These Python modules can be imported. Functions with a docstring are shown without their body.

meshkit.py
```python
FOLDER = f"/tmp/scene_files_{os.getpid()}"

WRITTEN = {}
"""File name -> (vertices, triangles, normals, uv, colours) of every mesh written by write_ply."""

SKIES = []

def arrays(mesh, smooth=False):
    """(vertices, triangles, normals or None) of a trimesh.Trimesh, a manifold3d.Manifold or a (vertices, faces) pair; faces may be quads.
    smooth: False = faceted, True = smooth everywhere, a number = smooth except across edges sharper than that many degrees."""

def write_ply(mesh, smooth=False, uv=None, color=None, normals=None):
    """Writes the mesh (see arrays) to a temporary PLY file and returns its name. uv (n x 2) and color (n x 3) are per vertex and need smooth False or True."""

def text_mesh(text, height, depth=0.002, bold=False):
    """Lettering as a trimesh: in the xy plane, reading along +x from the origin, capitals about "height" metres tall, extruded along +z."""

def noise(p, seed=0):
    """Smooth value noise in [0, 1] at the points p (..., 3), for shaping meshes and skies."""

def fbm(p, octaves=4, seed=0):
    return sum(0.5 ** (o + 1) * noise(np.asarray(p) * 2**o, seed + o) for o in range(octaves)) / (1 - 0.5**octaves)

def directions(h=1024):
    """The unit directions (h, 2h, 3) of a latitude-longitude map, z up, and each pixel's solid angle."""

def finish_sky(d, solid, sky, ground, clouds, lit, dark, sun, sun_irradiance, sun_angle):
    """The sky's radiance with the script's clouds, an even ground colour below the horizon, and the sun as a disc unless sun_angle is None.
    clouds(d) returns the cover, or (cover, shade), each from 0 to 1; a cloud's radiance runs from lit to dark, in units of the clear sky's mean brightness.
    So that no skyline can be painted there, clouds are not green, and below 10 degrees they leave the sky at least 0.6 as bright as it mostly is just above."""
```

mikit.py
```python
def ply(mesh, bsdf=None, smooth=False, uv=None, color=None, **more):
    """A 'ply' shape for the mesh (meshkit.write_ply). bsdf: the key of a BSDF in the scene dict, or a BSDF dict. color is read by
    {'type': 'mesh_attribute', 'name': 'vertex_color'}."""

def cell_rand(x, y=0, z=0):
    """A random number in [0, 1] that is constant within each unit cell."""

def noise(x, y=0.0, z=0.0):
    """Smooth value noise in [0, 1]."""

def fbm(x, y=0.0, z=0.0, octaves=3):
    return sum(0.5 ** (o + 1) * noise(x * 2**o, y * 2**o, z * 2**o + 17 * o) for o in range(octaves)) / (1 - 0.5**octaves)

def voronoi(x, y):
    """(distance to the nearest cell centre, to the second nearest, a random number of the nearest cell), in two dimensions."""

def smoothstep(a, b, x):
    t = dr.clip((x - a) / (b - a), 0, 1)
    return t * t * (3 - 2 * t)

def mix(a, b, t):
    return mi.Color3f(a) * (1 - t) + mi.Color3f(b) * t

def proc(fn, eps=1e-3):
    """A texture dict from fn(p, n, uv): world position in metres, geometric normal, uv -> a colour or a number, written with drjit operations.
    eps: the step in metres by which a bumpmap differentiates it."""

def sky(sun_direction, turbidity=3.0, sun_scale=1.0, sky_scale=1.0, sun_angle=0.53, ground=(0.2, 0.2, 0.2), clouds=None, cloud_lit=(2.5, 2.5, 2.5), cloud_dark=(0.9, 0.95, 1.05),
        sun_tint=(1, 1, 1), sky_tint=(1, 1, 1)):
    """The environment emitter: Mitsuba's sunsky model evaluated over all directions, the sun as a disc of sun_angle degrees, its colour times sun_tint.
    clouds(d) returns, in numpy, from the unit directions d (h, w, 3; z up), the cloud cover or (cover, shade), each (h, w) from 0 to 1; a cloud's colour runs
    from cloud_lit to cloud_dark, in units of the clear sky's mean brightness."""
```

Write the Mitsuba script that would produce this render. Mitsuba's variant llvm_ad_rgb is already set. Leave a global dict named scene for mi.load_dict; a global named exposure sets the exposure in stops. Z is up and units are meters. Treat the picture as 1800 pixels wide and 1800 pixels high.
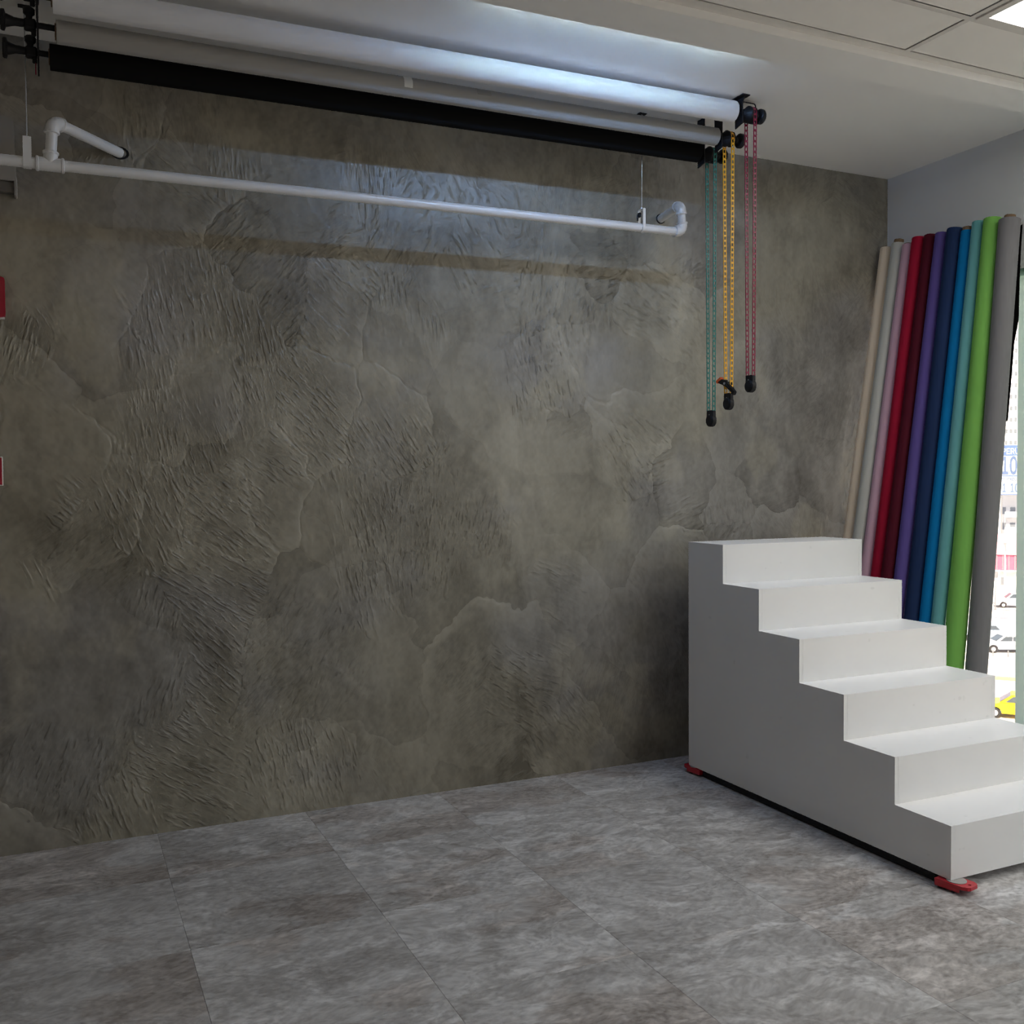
import math, random
import numpy as np, trimesh, mitsuba as mi, drjit as dr, mikit, meshkit
import manifold3d as m3
from shapely.geometry import Polygon, box as sbox
from mikit import noise, fbm, voronoi, cell_rand, smoothstep, mix, proc
random.seed(7)
T = mi.ScalarTransform4f
scene, labels = {}, {}
PI = math.pi

# ------------------------------------------------------------------ camera
RIGHT = np.array([0.90778, -0.41938, -0.00683]); DOWN = np.array([-0.01890, -0.02462, -0.99952]); FWD = np.array([0.41901, 0.90748, -0.03027])
CAM = np.array([-4.2677, -4.17235, 1.41])
scene['camera'] = {'type': 'perspective', 'fov': 2 * math.degrees(math.atan(900 / 1726.294)), 'fov_axis': 'x', 'near_clip': 0.05, 'far_clip': 2000.0,
                   'to_world': T().look_at(origin=CAM.tolist(), target=(CAM + FWD).tolist(), up=(-DOWN).tolist())}
# ------------------------------------------------------------------ sky, lamps, exposure
exposure = -0.15
SKY, SUN = 7.0, 6.5
PANEL = 8.0                                   # radiance of the ceiling panels
TUBE = 105.0                                   # radiance of the tube behind the beam
scene['sky'] = mikit.sky((-0.55, -0.35, 0.75), turbidity=3.5, sky_scale=SKY, sun_scale=SUN, ground=(0.35, 0.34, 0.33), sky_tint=(1.25, 1.0, 0.80),
                         clouds=lambda d: np.clip(meshkit.fbm(d * 2.5, 4, 3) * 1.6 - 0.2, 0, 1) * 0.7, cloud_lit=(1.6, 1.6, 1.6), cloud_dark=(1.0, 1.02, 1.06))
PANEL_RGB, TUBE_RGB = (1.0, 0.98, 0.93), (0.33, 0.56, 1.0)

# ------------------------------------------------------------------ materials
def rgb(c): return {'type': 'rgb', 'value': list(c)}
def mat(name, base, rough=0.6, metallic=0.0, spec=0.5, **kw):
    d = {'type': 'principled', 'base_color': base if isinstance(base, dict) else rgb(base), 'roughness': rough, 'metallic': metallic, 'specular': spec}
    d.update(kw); scene[name] = {'type': 'twosided', 'bsdf': d}
    return name
def bumped(name, base, rough, height, scale, eps, spec=0.5):
    inner = {'type': 'principled', 'base_color': base, 'roughness': rough, 'specular': spec}
    scene[name] = {'type': 'twosided', 'bsdf': {'type': 'bumpmap', 'scale': scale, 'tex': proc(height, eps), 'inner': inner}}
    return name

def trowel(a, z):
    """overlapping trowel patches: two sizes of ragged cells, each with its own stroke direction"""
    w1 = fbm(a * 0.9, z * 0.9, 3.1, 3) - 0.5
    g1 = fbm(a * 3.2 + 30.0, z * 3.2 + 9.0, 1.7, 5) - 0.5; g2 = fbm(a * 3.2 + 54.1, z * 3.2 + 2.0, 5.2, 5) - 0.5
    g3 = fbm(a * 17.0, z * 17.0, 15.2, 3) - 0.5
    x1, z1 = a + 0.55 * g1 + 0.05 * g3, z + 0.55 * g2 - 0.05 * g3
    d1, e1, r1 = voronoi(x1 * 1.55 + 8.0, z1 * 1.35 + 2.0)
    x2, z2 = a + 0.34 * g2 + 0.04 * g3, z - 0.34 * g1 + 0.04 * g3
    d2, e2, r2 = voronoi(x2 * 3.1 + 11.0, z2 * 2.5 + 4.0)
    c1, c2 = e1 - d1, e2 - d2
    k1 = smoothstep(0.42, 0.60, fbm(a * 1.1 + 20.0, z * 1.1, 2.0, 3)); k2 = smoothstep(0.44, 0.62, fbm(a * 1.6 + 40.0, z * 1.6, 8.0, 3))
    ang = 0.35 + 2.3 * r2
    u = a * dr.cos(ang) + z * dr.sin(ang); v = z * dr.cos(ang) - a * dr.sin(ang)
    st = fbm(u * 22.0, v * 105.0, r2 * 30.0, 3)
    comb = smoothstep(0.44, 0.62, fbm(a * 2.4 + 1.0, z * 2.6, 44.0, 3))
    return w1, g1, g2, g3, r1, r2, c1, c2, k1, k2, st, comb
def plaster_color(p, n, uv):
    a, z = p.x + p.y * 0.93, p.z
    w1, g1, g2, g3, r1, r2, c1, c2, k1, k2, st, comb = trowel(a, z)
    spot = smoothstep(0.60, 0.72, fbm(a * 3.4 + 9.0, z * 2.6, 50.0, 5))
    brush = fbm(a * 26.0 + 5.0 * g1, z * 5.0, 21.0, 3) - 0.5
    mott = fbm(a * 6.5 + 2.0 * g1, z * 5.0 + 2.0 * g2, 61.0, 4) - 0.5
    t = 0.36 + 0.50 * w1 + 0.45 * g1 + 0.30 * g2 + 0.55 * mott + 0.10 * (r1 - 0.5) * smoothstep(0.0, 0.03, c1) + 0.14 * k2 * (r2 - 0.5) + 0.22 * brush
    t = t + 0.38 * (0.2 + 0.75 * k1) * (1 - smoothstep(0.0, 0.28, c1)) * (r1 - 0.42) - 0.08 * k1 * (1 - smoothstep(0.0, 0.014, c1))
    t = t + 0.32 * (0.15 + 0.85 * k2) * (1 - smoothstep(0.0, 0.34, c2)) * (r2 - 0.44) - 0.06 * k2 * (1 - smoothstep(0.0, 0.02, c2))
    t = t - 0.16 * smoothstep(0.56, 0.70, st) * comb + 0.34 * (st - 0.5) * (0.3 + comb) + 0.18 * spot + 0.22 * (fbm(a * 60.0, z * 45.0, 3.0, 3) - 0.5)
    warm = smoothstep(0.40, 0.66, fbm(a * 1.5 + 3.0, z * 1.5, 11.0, 4))
    warm = dr.clip(warm - 0.5 * spot, 0, 1)
    low = mix((0.122, 0.109, 0.081), (0.118, 0.109, 0.095), warm)
    high = mix((0.405, 0.377, 0.302), (0.382, 0.368, 0.340), warm)
    return mix(low, high, dr.clip(t, 0, 1))
def plaster_height(p, n, uv):
    a, z = p.x + p.y * 0.93, p.z
    w1, g1, g2, g3, r1, r2, c1, c2, k1, k2, st, comb = trowel(a, z)
    slash = smoothstep(0.56, 0.72, st)
    return 1.1 * k1 * r1 * smoothstep(0.0, 0.05, c1) + 0.9 * k2 * r2 * smoothstep(0.0, 0.06, c2) + 1.3 * slash * comb + 0.6 * st + 2.0 * g1 + 0.8 * g3 + 1.2 * w1 + 0.22 * noise(a * 120, z * 120, 1.0)
def plaster_rough(p, n, uv):
    a, z = p.x + p.y * 0.93, p.z
    return 0.24 + 0.24 * fbm(a * 2.6, z * 2.6, 9.0, 3) + 0.08 * noise(a * 30, z * 12, 1.0)
bumped('plaster', proc(plaster_color), proc(plaster_rough), plaster_height, 0.0022, 0.002, 0.45)

TP, TX0, TY0 = 0.600, -2.130, -1.696          # floor tile pitch and one seam crossing
def tile_frame(p):
    ix, iy = dr.floor((p.x - TX0) / TP), dr.floor((p.y - TY0) / TP)
    r = cell_rand(ix, iy, 5); q = cell_rand(ix, iy, 9)
    flip = dr.select(q > 0.5, 1.0, -1.0)
    return p.x * flip + r * 37.0, p.y * dr.select(r > 0.5, 1.0, -1.0) + q * 53.0, r, q
def tile_color(p, n, uv):
    a, b, r, q = tile_frame(p)
    w = fbm(a * 4.0, b * 6.0, r * 9.0, 4) - 0.5
    wa, wb = a + 0.14 * w, b + 0.10 * w
    cloud = fbm(wa * 3.0, wb * 5.0, 2.0, 4)
    streak = fbm(wa * 13.0, wb * 25.0, 3.0, 4)
    fleck = fbm(wa * 55.0, wb * 85.0, 6.0, 3)
    light = smoothstep(0.54, 0.70, fbm(wa * 2.6 + 3, wb * 4.6, 12.0, 5) * 0.6 + streak * 0.4)
    lacy = fbm(wa * 3.4 + 70, wb * 5.0, 33.0, 6)
    light = 0.6 * light + 0.75 * smoothstep(0.545, 0.60, lacy) * (0.35 + 0.65 * smoothstep(0.70, 0.55, lacy)) * smoothstep(0.42, 0.60, fbm(wa * 1.9, wb * 2.6, 40.0, 3))
    dark = smoothstep(0.57, 0.66, fbm(wa * 2.2 + 30, wb * 3.6, 15.0, 6))
    crack = smoothstep(0.008, 0.0, dr.abs(fbm(wa * 1.6 + 8, wb * 2.2, 21.0, 4) - 0.47)) * smoothstep(0.52, 0.62, fbm(a * 2 + 60, b * 2, 1.0, 2))
    t = 0.40 + 0.50 * (cloud - 0.5) + 0.36 * (streak - 0.5) + 0.36 * light * (0.4 + 1.2 * fleck) + 0.60 * (fleck - 0.5) - 0.15 * dark - 0.14 * crack + 0.07 * (r - 0.5)
    c = mix((0.215, 0.202, 0.194), (0.69, 0.68, 0.675), dr.clip(t, 0, 1))
    return c * mix((1.0, 1.0, 1.0), (1.02, 0.965, 0.93), dark * 0.8)
def tile_height(p, n, uv):
    a, b, r, q = tile_frame(p)
    return 0.6 * fbm(a * 9.0, b * 34.0, 3.0, 3) + 0.35 * fbm(a * 50.0, b * 80.0, 6.0, 2)
def tile_rough(p, n, uv):
    a, b, r, q = tile_frame(p)
    return 0.36 + 0.20 * fbm(a * 6.0, b * 20.0, 3.0, 3)
bumped('floor_vinyl', proc(tile_color), proc(tile_rough), tile_height, 0.0010, 0.002, 0.42)
mat('floor_joint', (0.10, 0.097, 0.095), 0.9)

def soft(c, amp, f, seed=0.0):
    def fn(p, n, uv):
        k = 1 + amp * (fbm(p.x * f + seed, p.y * f, p.z * f, 3) - 0.5)
        return mi.Color3f(*c) * k
    return proc(fn)
mat('white_paint', soft((0.86, 0.85, 0.825), 0.04, 1.5), 0.75, spec=0.3)
mat('wall_white', soft((0.66, 0.67, 0.68), 0.05, 1.5, 4.0), 0.75, spec=0.3)
mat('ceiling_tile', soft((0.86, 0.835, 0.79), 0.05, 2.0, 8.0), 0.85, spec=0.2)
mat('grid_metal', (0.70, 0.67, 0.63), 0.5)
mat('plenum_dark', (0.03, 0.03, 0.03), 0.9)
def stair_white(p, n, uv):
    k = 0.80 + 0.02 * (fbm(p.x * 3, p.y * 3, p.z * 3, 3) - 0.5)
    scuff = smoothstep(0.76, 0.84, fbm(p.x * 22, p.y * 22, p.z * 22 + 3, 3)) * 0.07
    return mi.Color3f(1.0, 0.995, 0.985) * (k - scuff)
mat('stair_paint', proc(stair_white), 0.38, spec=0.45)
mat('black_metal', (0.008, 0.008, 0.009), 0.55, spec=0.25)
mat('black_plastic', (0.008, 0.008, 0.009), 0.5, spec=0.25)
mat('steel', (0.55, 0.56, 0.58), 0.35, 1.0)
mat('white_pvc', soft((0.80, 0.80, 0.80), 0.03, 6.0), 0.30, spec=0.5)
mat('red_plastic', (0.42, 0.012, 0.022), 0.38)
mat('pad_grey', (0.32, 0.31, 0.30), 0.8)
mat('cardboard', soft((0.20, 0.135, 0.085), 0.2, 20.0), 0.9, spec=0.1)
mat('tape', (0.75, 0.75, 0.72), 0.3)
mat('grey_box', (0.27, 0.26, 0.24), 0.6)
mat('grey_box_dark', (0.12, 0.11, 0.095), 0.6)
mat('sign_red', (0.30, 0.008, 0.022), 0.4)
mat('sign_white', (0.75, 0.72, 0.70), 0.5)
mat('window_frame_paint', (0.42, 0.60, 0.53), 0.35, spec=0.5)
scene['pane_glass'] = {'type': 'thindielectric', 'int_ior': 1.5}
mat('chain_green', (0.015, 0.16, 0.135), 0.35)
mat('chain_yellow', (0.80, 0.40, 0.015), 0.35)
mat('chain_red', (0.20, 0.008, 0.035), 0.35)
mat('orange_tip', (0.85, 0.14, 0.03), 0.45)

# ------------------------------------------------------------------ mesh helpers
def cat(ms): return trimesh.util.concatenate([m for m in ms])
def cbox(x0, x1, y0, y1, z0, z1, c=0.0):
    if c <= 0:
        return trimesh.creation.box(bounds=[[min(x0, x1), min(y0, y1), min(z0, z1)], [max(x0, x1), max(y0, y1), max(z0, z1)]])
    lo, hi = np.minimum([x0, y0, z0], [x1, y1, z1]), np.maximum([x0, y0, z0], [x1, y1, z1])
    pts = []
    for ax in range(3):
        l, h = lo.copy(), hi.copy()
        for k in range(3):
            if k != ax: l[k] += c; h[k] -= c
        pts += [[(l, h)[i][0], (l, h)[j][1], (l, h)[k][2]] for i in (0, 1) for j in (0, 1) for k in (0, 1)]
    return trimesh.convex.convex_hull(np.array(pts))
def frame_of(d):
    d = np.asarray(d, float); d = d / np.linalg.norm(d)
    a = np.cross(d, [0, 0, 1.0] if abs(d[2]) < 0.9 else [1.0, 0, 0]); a /= np.linalg.norm(a)
    return a, np.cross(d, a), d
def lathe(p0, direction, profile, n=28, hollow=False):
    """profile: list of (distance along the axis, radius)"""
    a, b, d = frame_of(direction); p0 = np.asarray(p0, float)
    th = np.arange(n) * 2 * PI / n
    ring = np.cos(th)[:, None] * a + np.sin(th)[:, None] * b
    v, f = [], []
    for s, r in profile: v.append(p0 + d * s + ring * r)
    k = len(profile)
    for i in range(k - 1 if not hollow else k):
        j = (i + 1) % k
        for q in range(n):
            q2 = (q + 1) % n
            f += [[i * n + q, i * n + q2, j * n + q2], [i * n + q, j * n + q2, j * n + q]]
    V = np.vstack(v)
    if not hollow:
        V = np.vstack([V, p0 + d * profile[0][0], p0 + d * profile[-1][0]])
        c0, c1 = k * n, k * n + 1
        for q in range(n):
            q2 = (q + 1) % n
            f += [[c0, q2, q], [c1, (k - 1) * n + q, (k - 1) * n + q2]]
    m = trimesh.Trimesh(V, np.array(f), process=False)
    if not hollow and m.volume < 0: m.invert()
    if hollow and m.volume < 0: m.invert()
    return m
def rod(p0, p1, r, n=16, c=0.0):
    d = np.subtract(p1, p0); L = np.linalg.norm(d)
    return lathe(p0, d, [(0, r), (L, r)] if c <= 0 else [(0, r - c), (c, r), (L - c, r), (L, r - c)], n)
def tube(pts, r, n=12):
    pts = np.asarray(pts, float); k = len(pts)
    tan = np.gradient(pts, axis=0); tan /= np.linalg.norm(tan, axis=1, keepdims=True)
    a, b, _ = frame_of(tan[0]); v = []
    th = np.arange(n) * 2 * PI / n
    for i in range(k):
        a = a - tan[i] * (a @ tan[i]); a /= np.linalg.norm(a); b = np.cross(tan[i], a)
        v.append(pts[i] + r * (np.cos(th)[:, None] * a + np.sin(th)[:, None] * b))
    V = np.vstack(v + [pts[:1], pts[-1:]]); f = []
    for i in range(k - 1):
        for q in range(n):
            q2 = (q + 1) % n
            f += [[i * n + q, i * n + q2, (i + 1) * n + q2], [i * n + q, (i + 1) * n + q2, (i + 1) * n + q]]
    for q in range(n):
        q2 = (q + 1) % n
        f += [[k * n, q2, q], [k * n + 1, (k - 1) * n + q, (k - 1) * n + q2]]
    m = trimesh.Trimesh(V, np.array(f), process=False)
    if m.volume < 0: m.invert()
    return m
def bend(p, d0, d1, R, n=9):
    """quarter-like bend at corner p, coming along d0 and leaving along d1"""
    d0, d1 = np.asarray(d0, float) / np.linalg.norm(d0), np.asarray(d1, float) / np.linalg.norm(d1)
    t = np.linspace(0, 1, n)[:, None]
    A, B = p - d0 * R, p + d1 * R
    return (1 - t) ** 2 * A + 2 * t * (1 - t) * p + t ** 2 * B
def prism(poly, axis, lo, hi):
    """extrude a polygon given in the other two axes (in cyclic order y,z / x,z / x,y)"""
    m = trimesh.creation.extrude_polygon(poly if isinstance(poly, Polygon) else Polygon(poly), hi - lo, engine='earcut')
    v = m.vertices.copy()
    if axis == 0: w = np.stack([v[:, 2] + lo, v[:, 0], v[:, 1]], 1)
    elif axis == 1: w = np.stack([v[:, 0], v[:, 2] + lo, v[:, 1]], 1)
    else: w = np.stack([v[:, 0], v[:, 1], v[:, 2] + lo], 1)
    m = trimesh.Trimesh(w, m.faces, process=False)
    if m.volume < 0: m.invert()
    return m

def numbered(key):
    if key not in scene and key not in labels and not any(k.startswith(key + '__') for k in scene): return key
    i = 1
    while f'{key}_{i:03d}' in scene or f'{key}_{i:03d}' in labels: i += 1
    return f'{key}_{i:03d}'
def thing(name, label, category, group=None):
    key = numbered(name); labels[key] = {'label': label, 'category': category}
    if group: labels[key]['group'] = group
    return key
def part(parent, name, mesh, bsdf, smooth=False, label=None, kind=None, **more):
    base = f'{parent}__{name}'; key, i = base, 1
    while key in scene: key = f'{base}_{i:03d}'; i += 1
    scene[key] = mikit.ply(mesh, bsdf, smooth=smooth, **more)
    if label or kind:
        labels[key] = {}
        if label: labels[key]['label'] = label
        if kind: labels[key]['kind'] = kind
    return key
def whole(name, mesh, bsdf, label, category, smooth=False, group=None):
    key = thing(name, label, category, group); scene[key] = mikit.ply(mesh, bsdf, smooth=smooth); return key
def struct(name, mesh, bsdf, label=None, smooth=False, **more):
    labels[name] = {'kind': 'structure'}
    if label: labels[name]['label'] = label
    if mesh is not None: scene[name] = mikit.ply(mesh, bsdf, smooth=smooth, **more)
    return name

# ------------------------------------------------------------------ the room
H = 3.098                      # ceiling above the rolls
XL, YF = -6.25, -7.6           # left wall, wall behind the camera
struct('floor', cbox(XL - 0.1, 0.25, YF - 0.1, 0.15, -0.12, -0.003), 'floor_joint', 'grey stone-look vinyl floor laid in square tiles')
g = 0.00035
for ix in range(-7, 4):
    for iy in range(-10, 3):
        x0, x1 = max(TX0 + ix * TP, XL), min(TX0 + (ix + 1) * TP, 0.0)
        y0, y1 = max(TY0 + iy * TP, YF), min(TY0 + (iy + 1) * TP, 0.0)
        if x1 - x0 < 0.02 or y1 - y0 < 0.02: continue
        part('floor', 'tile', cbox(x0 + g, x1 - g, y0 + g, y1 - g, -0.003, 0.0, 0.0004), 'floor_vinyl')
struct('wall_back', cbox(XL - 0.1, 0.0, 0.0, 0.15, -0.02, H + 0.3), 'plaster', 'olive grey trowelled microcement wall')
struct('wall_left', cbox(XL - 0.12, XL, YF, 0.0, -0.02, H + 0.3), 'plaster', 'olive grey side wall')
mat('wall_front_paint', (0.5, 0.49, 0.475), 0.8, spec=0.2)
struct('wall_front', cbox(XL - 0.1, 0.2, YF - 0.12, YF, -0.02, H + 0.3), 'wall_front_paint', 'white wall behind the camera')
# right wall with the window opening
WY0, WY1, WZ0, WZ1 = -6.2, -0.015, 0.06, 2.435
rw = prism(Polygon([(YF, -0.02), (0.15, -0.02), (0.15, H + 0.3), (YF, H + 0.3)], [[(WY0, WZ0), (WY1, WZ0), (WY1, WZ1), (WY0, WZ1)]]), 0, 0.0, 0.20)
struct('wall_right', rw, 'wall_white', 'white side wall around the tall window')
labels['window_1'] = {'kind': 'structure', 'label': 'tall street window with pale green frame beside the paper rolls'}
part('window_1', 'frame', cat([cbox(0.02, 0.10, WY0, WY1, WZ0, WZ0 + 0.05, 0.003), cbox(0.02, 0.10, WY0, WY1, WZ1 - 0.03, WZ1, 0.003),
                               cbox(0.02, 0.10, WY0, WY0 + 0.05, WZ0, WZ1, 0.003), cbox(0.02, 0.10, WY1 - 0.02, WY1, WZ0, WZ1, 0.003)]), 'window_frame_paint')
scene['frosted_green'] = {'type': 'principledthin', 'base_color': rgb((0.74, 0.89, 0.83)), 'roughness': 0.5, 'diff_trans': 0.62, 'spec_trans': 0.0}
part('window_1', 'frosted_strip', (np.array([[0.045, -0.803, WZ0 + 0.05], [0.045, -1.20, WZ0 + 0.05], [0.045, -1.20, WZ1 - 0.03], [0.045, -0.803, WZ1 - 0.03]]), np.array([[0, 1, 2], [0, 2, 3]])), 'frosted_green', label='pale green frosted strip of the glazing')
mull = [-1.20, -2.30, -3.40, -4.50, -5.45]
for y in mull: part('window_1', 'mullion', cbox(0.0, 0.10, y - 0.075, y, WZ0 + 0.051, WZ1 - 0.031, 0.004), 'window_frame_paint')
edges = [WY1 - 0.02] + [e for y in mull for e in (y, y - 0.075)] + [WY0 + 0.05]
for a, b in zip(edges[::2], edges[1::2]):
    part('window_1', 'pane', (np.array([[0.06, a, WZ0 + 0.05], [0.06, b, WZ0 + 0.05], [0.06, b, WZ1 - 0.03], [0.06, a, WZ1 - 0.03]]), np.array([[0, 1, 2], [0, 2, 3]])), 'pane_glass')

# ceiling: plastered strip over the rolls, beam, suspended tiles
labels['ceiling'] = {'kind': 'structure', 'label': 'white ceiling with a beam and suspended tiles'}
def yb(x): return -1.089 - 0.0195 * (x + 1.6)      # back edge of the beam
def yf(x): return -1.275 - 0.0100 * (x + 1.6)      # front edge
ZB = 3.038                                          # underside of the beam
part('ceiling', 'soffit', cbox(XL - 0.1, 0.2, -1.30, 0.1, H, H + 0.12), 'white_paint')
beam = prism([(XL, yb(XL)), (0.0, yb(0)), (0.0, yf(0)), (XL, yf(XL))], 2, ZB, H + 0.11)
part('ceiling', 'beam', beam, 'white_paint')
part('ceiling', 'plenum', cbox(XL - 0.1, 0.2, YF - 0.1, -1.2, H + 0.20, H + 0.30), 'plenum_dark')
ZT = 3.068
xs = [XL, -6.13, -4.91, -3.69, -2.47, -1.25, -0.03, 0.0]
ys = [-1.300]
y = -1.607
while y > YF: ys.append(y); y -= 0.61
ys.append(YF)
part('ceiling', 'molding', prism([(XL, yf(XL)), (0.0, yf(0)), (0.0, -1.318), (XL, -1.318)], 2, ZT, ZT + 0.004), 'grid_metal')
for yy in ys[1:-1]: part('ceiling', 'runner', cbox(XL, 0.0, yy - 0.012, yy + 0.012, ZT, ZT + 0.003, 0.0008), 'grid_metal')
for xx in xs[1:-1]:
    for a, b in zip(ys[:-1], ys[1:]): part('ceiling', 'cross_bar', cbox(xx - 0.012, xx + 0.012, a - 0.0125, b + 0.0125, ZT, ZT + 0.003, 0.0008), 'grid_metal')
LIT = {(5, 1), (5, 3), (5, 5), (5, 7), (5, 9)}  # nearest panel is visible; those behind it are added to brighten the risers
for i in range(len(xs) - 1):
    for j in range(len(ys) - 1):
        x0, x1, y1, y0 = xs[i], xs[i + 1], ys[j], ys[j + 1]
        if x1 - x0 < 0.06 or y1 - y0 < 0.05 or (i, j) in LIT: continue
        part('ceiling', 'tile', cbox(x0 + 0.006, x1 - 0.0150, y0 + 0.006, y1 - (0.0215 if j == 0 else 0.0150), ZT + 0.0035, ZT + 0.018, 0.001), 'ceiling_tile')
scene['panel_glow'] = {'type': 'twosided', 'bsdf': {'type': 'diffuse', 'reflectance': rgb((0.7, 0.7, 0.7))}}
place = {(5, 1): 'bright square-cornered LED panel at the top right of the ceiling grid'}
for (i, j) in sorted(LIT):
    x0, x1, y1, y0 = xs[i] + 0.013, xs[i + 1] - 0.013, ys[j] - 0.013, ys[j + 1] + 0.013
    t = thing('ceiling_light', place.get((i, j), '{} LED ceiling panel added out of view to brighten the risers, counted from the beam'.format({3: 'second', 5: 'third', 7: 'fourth', 9: 'fifth'}.get(j, ''))), 'ceiling light', 'LED panels in the suspended ceiling')
    f = 0.030; zz = ZT - 0.006
    part(t, 'frame', trimesh.boolean.difference([cbox(x0, x1, y0, y1, zz, ZT + 0.02, 0.001), cbox(x0 + f, x1 - f, y0 + f, y1 - f, zz - 0.05, ZT + 0.012)], engine='manifold'), 'grid_metal')
    rr = sbox(x0 + f + 0.02, y0 + f + 0.02, x1 - f - 0.02, y1 - f - 0.02).buffer(0.02, quad_segs=6)
    dm = prism(rr, 2, ZT + 0.001, ZT + 0.0015)
    keep = dm.face_normals[:, 2] < -0.5
    dm = trimesh.Trimesh(dm.vertices, dm.faces[keep], process=False)
    part(t, 'diffuser', dm, 'panel_glow', emitter={'type': 'area', 'radiance': rgb([PANEL * c for c in PANEL_RGB])})

# LED batten hidden behind the beam
t = thing('tube_light', 'cold white tube light hidden on the ceiling behind the beam', 'light')
XA, XB = -2.93, -1.73
yt = lambda x: yb(x) + 0.017
ends = [np.array([XA, yt(XA), 3.074]), np.array([XB, yt(XB), 3.074])]
part(t, 'housing', trimesh.Trimesh(*[(lambda m: (m.vertices + [[0, 0.0, 0]], m.faces))(prism([(XA, yt(XA) - 0.009), (XB, yt(XB) - 0.009), (XB, yt(XB) + 0.009), (XA, yt(XA) + 0.009)], 2, 3.083, H))][0], process=False), 'white_pvc')
part(t, 'tube', rod(ends[0], ends[1], 0.008, 14), 'panel_glow', smooth=40, emitter={'type': 'area', 'radiance': rgb([TUBE * c for c in TUBE_RGB])})

# ------------------------------------------------------------------ hanging backdrop rolls
def paper_roll(p0, p1, r, paper, core_out0, core_out1, root, rc=0.027, flare=1.0):
    """a hollow paper roll with its cardboard core sticking out by core_out at each end"""
    p0, p1 = np.asarray(p0, float), np.asarray(p1, float); d = p1 - p0; L = np.linalg.norm(d); c = 0.0015
    part(root, 'paper', lathe(p0, d, [(0, rc), (0, r * flare - c), (c, r * flare), (L - c, r), (L, r - c), (L, rc)], 48, True), paper, smooth=40)
    part(root, 'core_tube', lathe(p0, d, [(-core_out0, rc - 0.004), (-core_out0, rc), (L + core_out1, rc), (L + core_out1, rc - 0.004)], 28, True), 'cardboard', smooth=40)
def paper(name, c, rough=0.8, spec=0.18): return mat(name, soft(c, 0.04, 3.0), rough, spec=spec)
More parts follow.
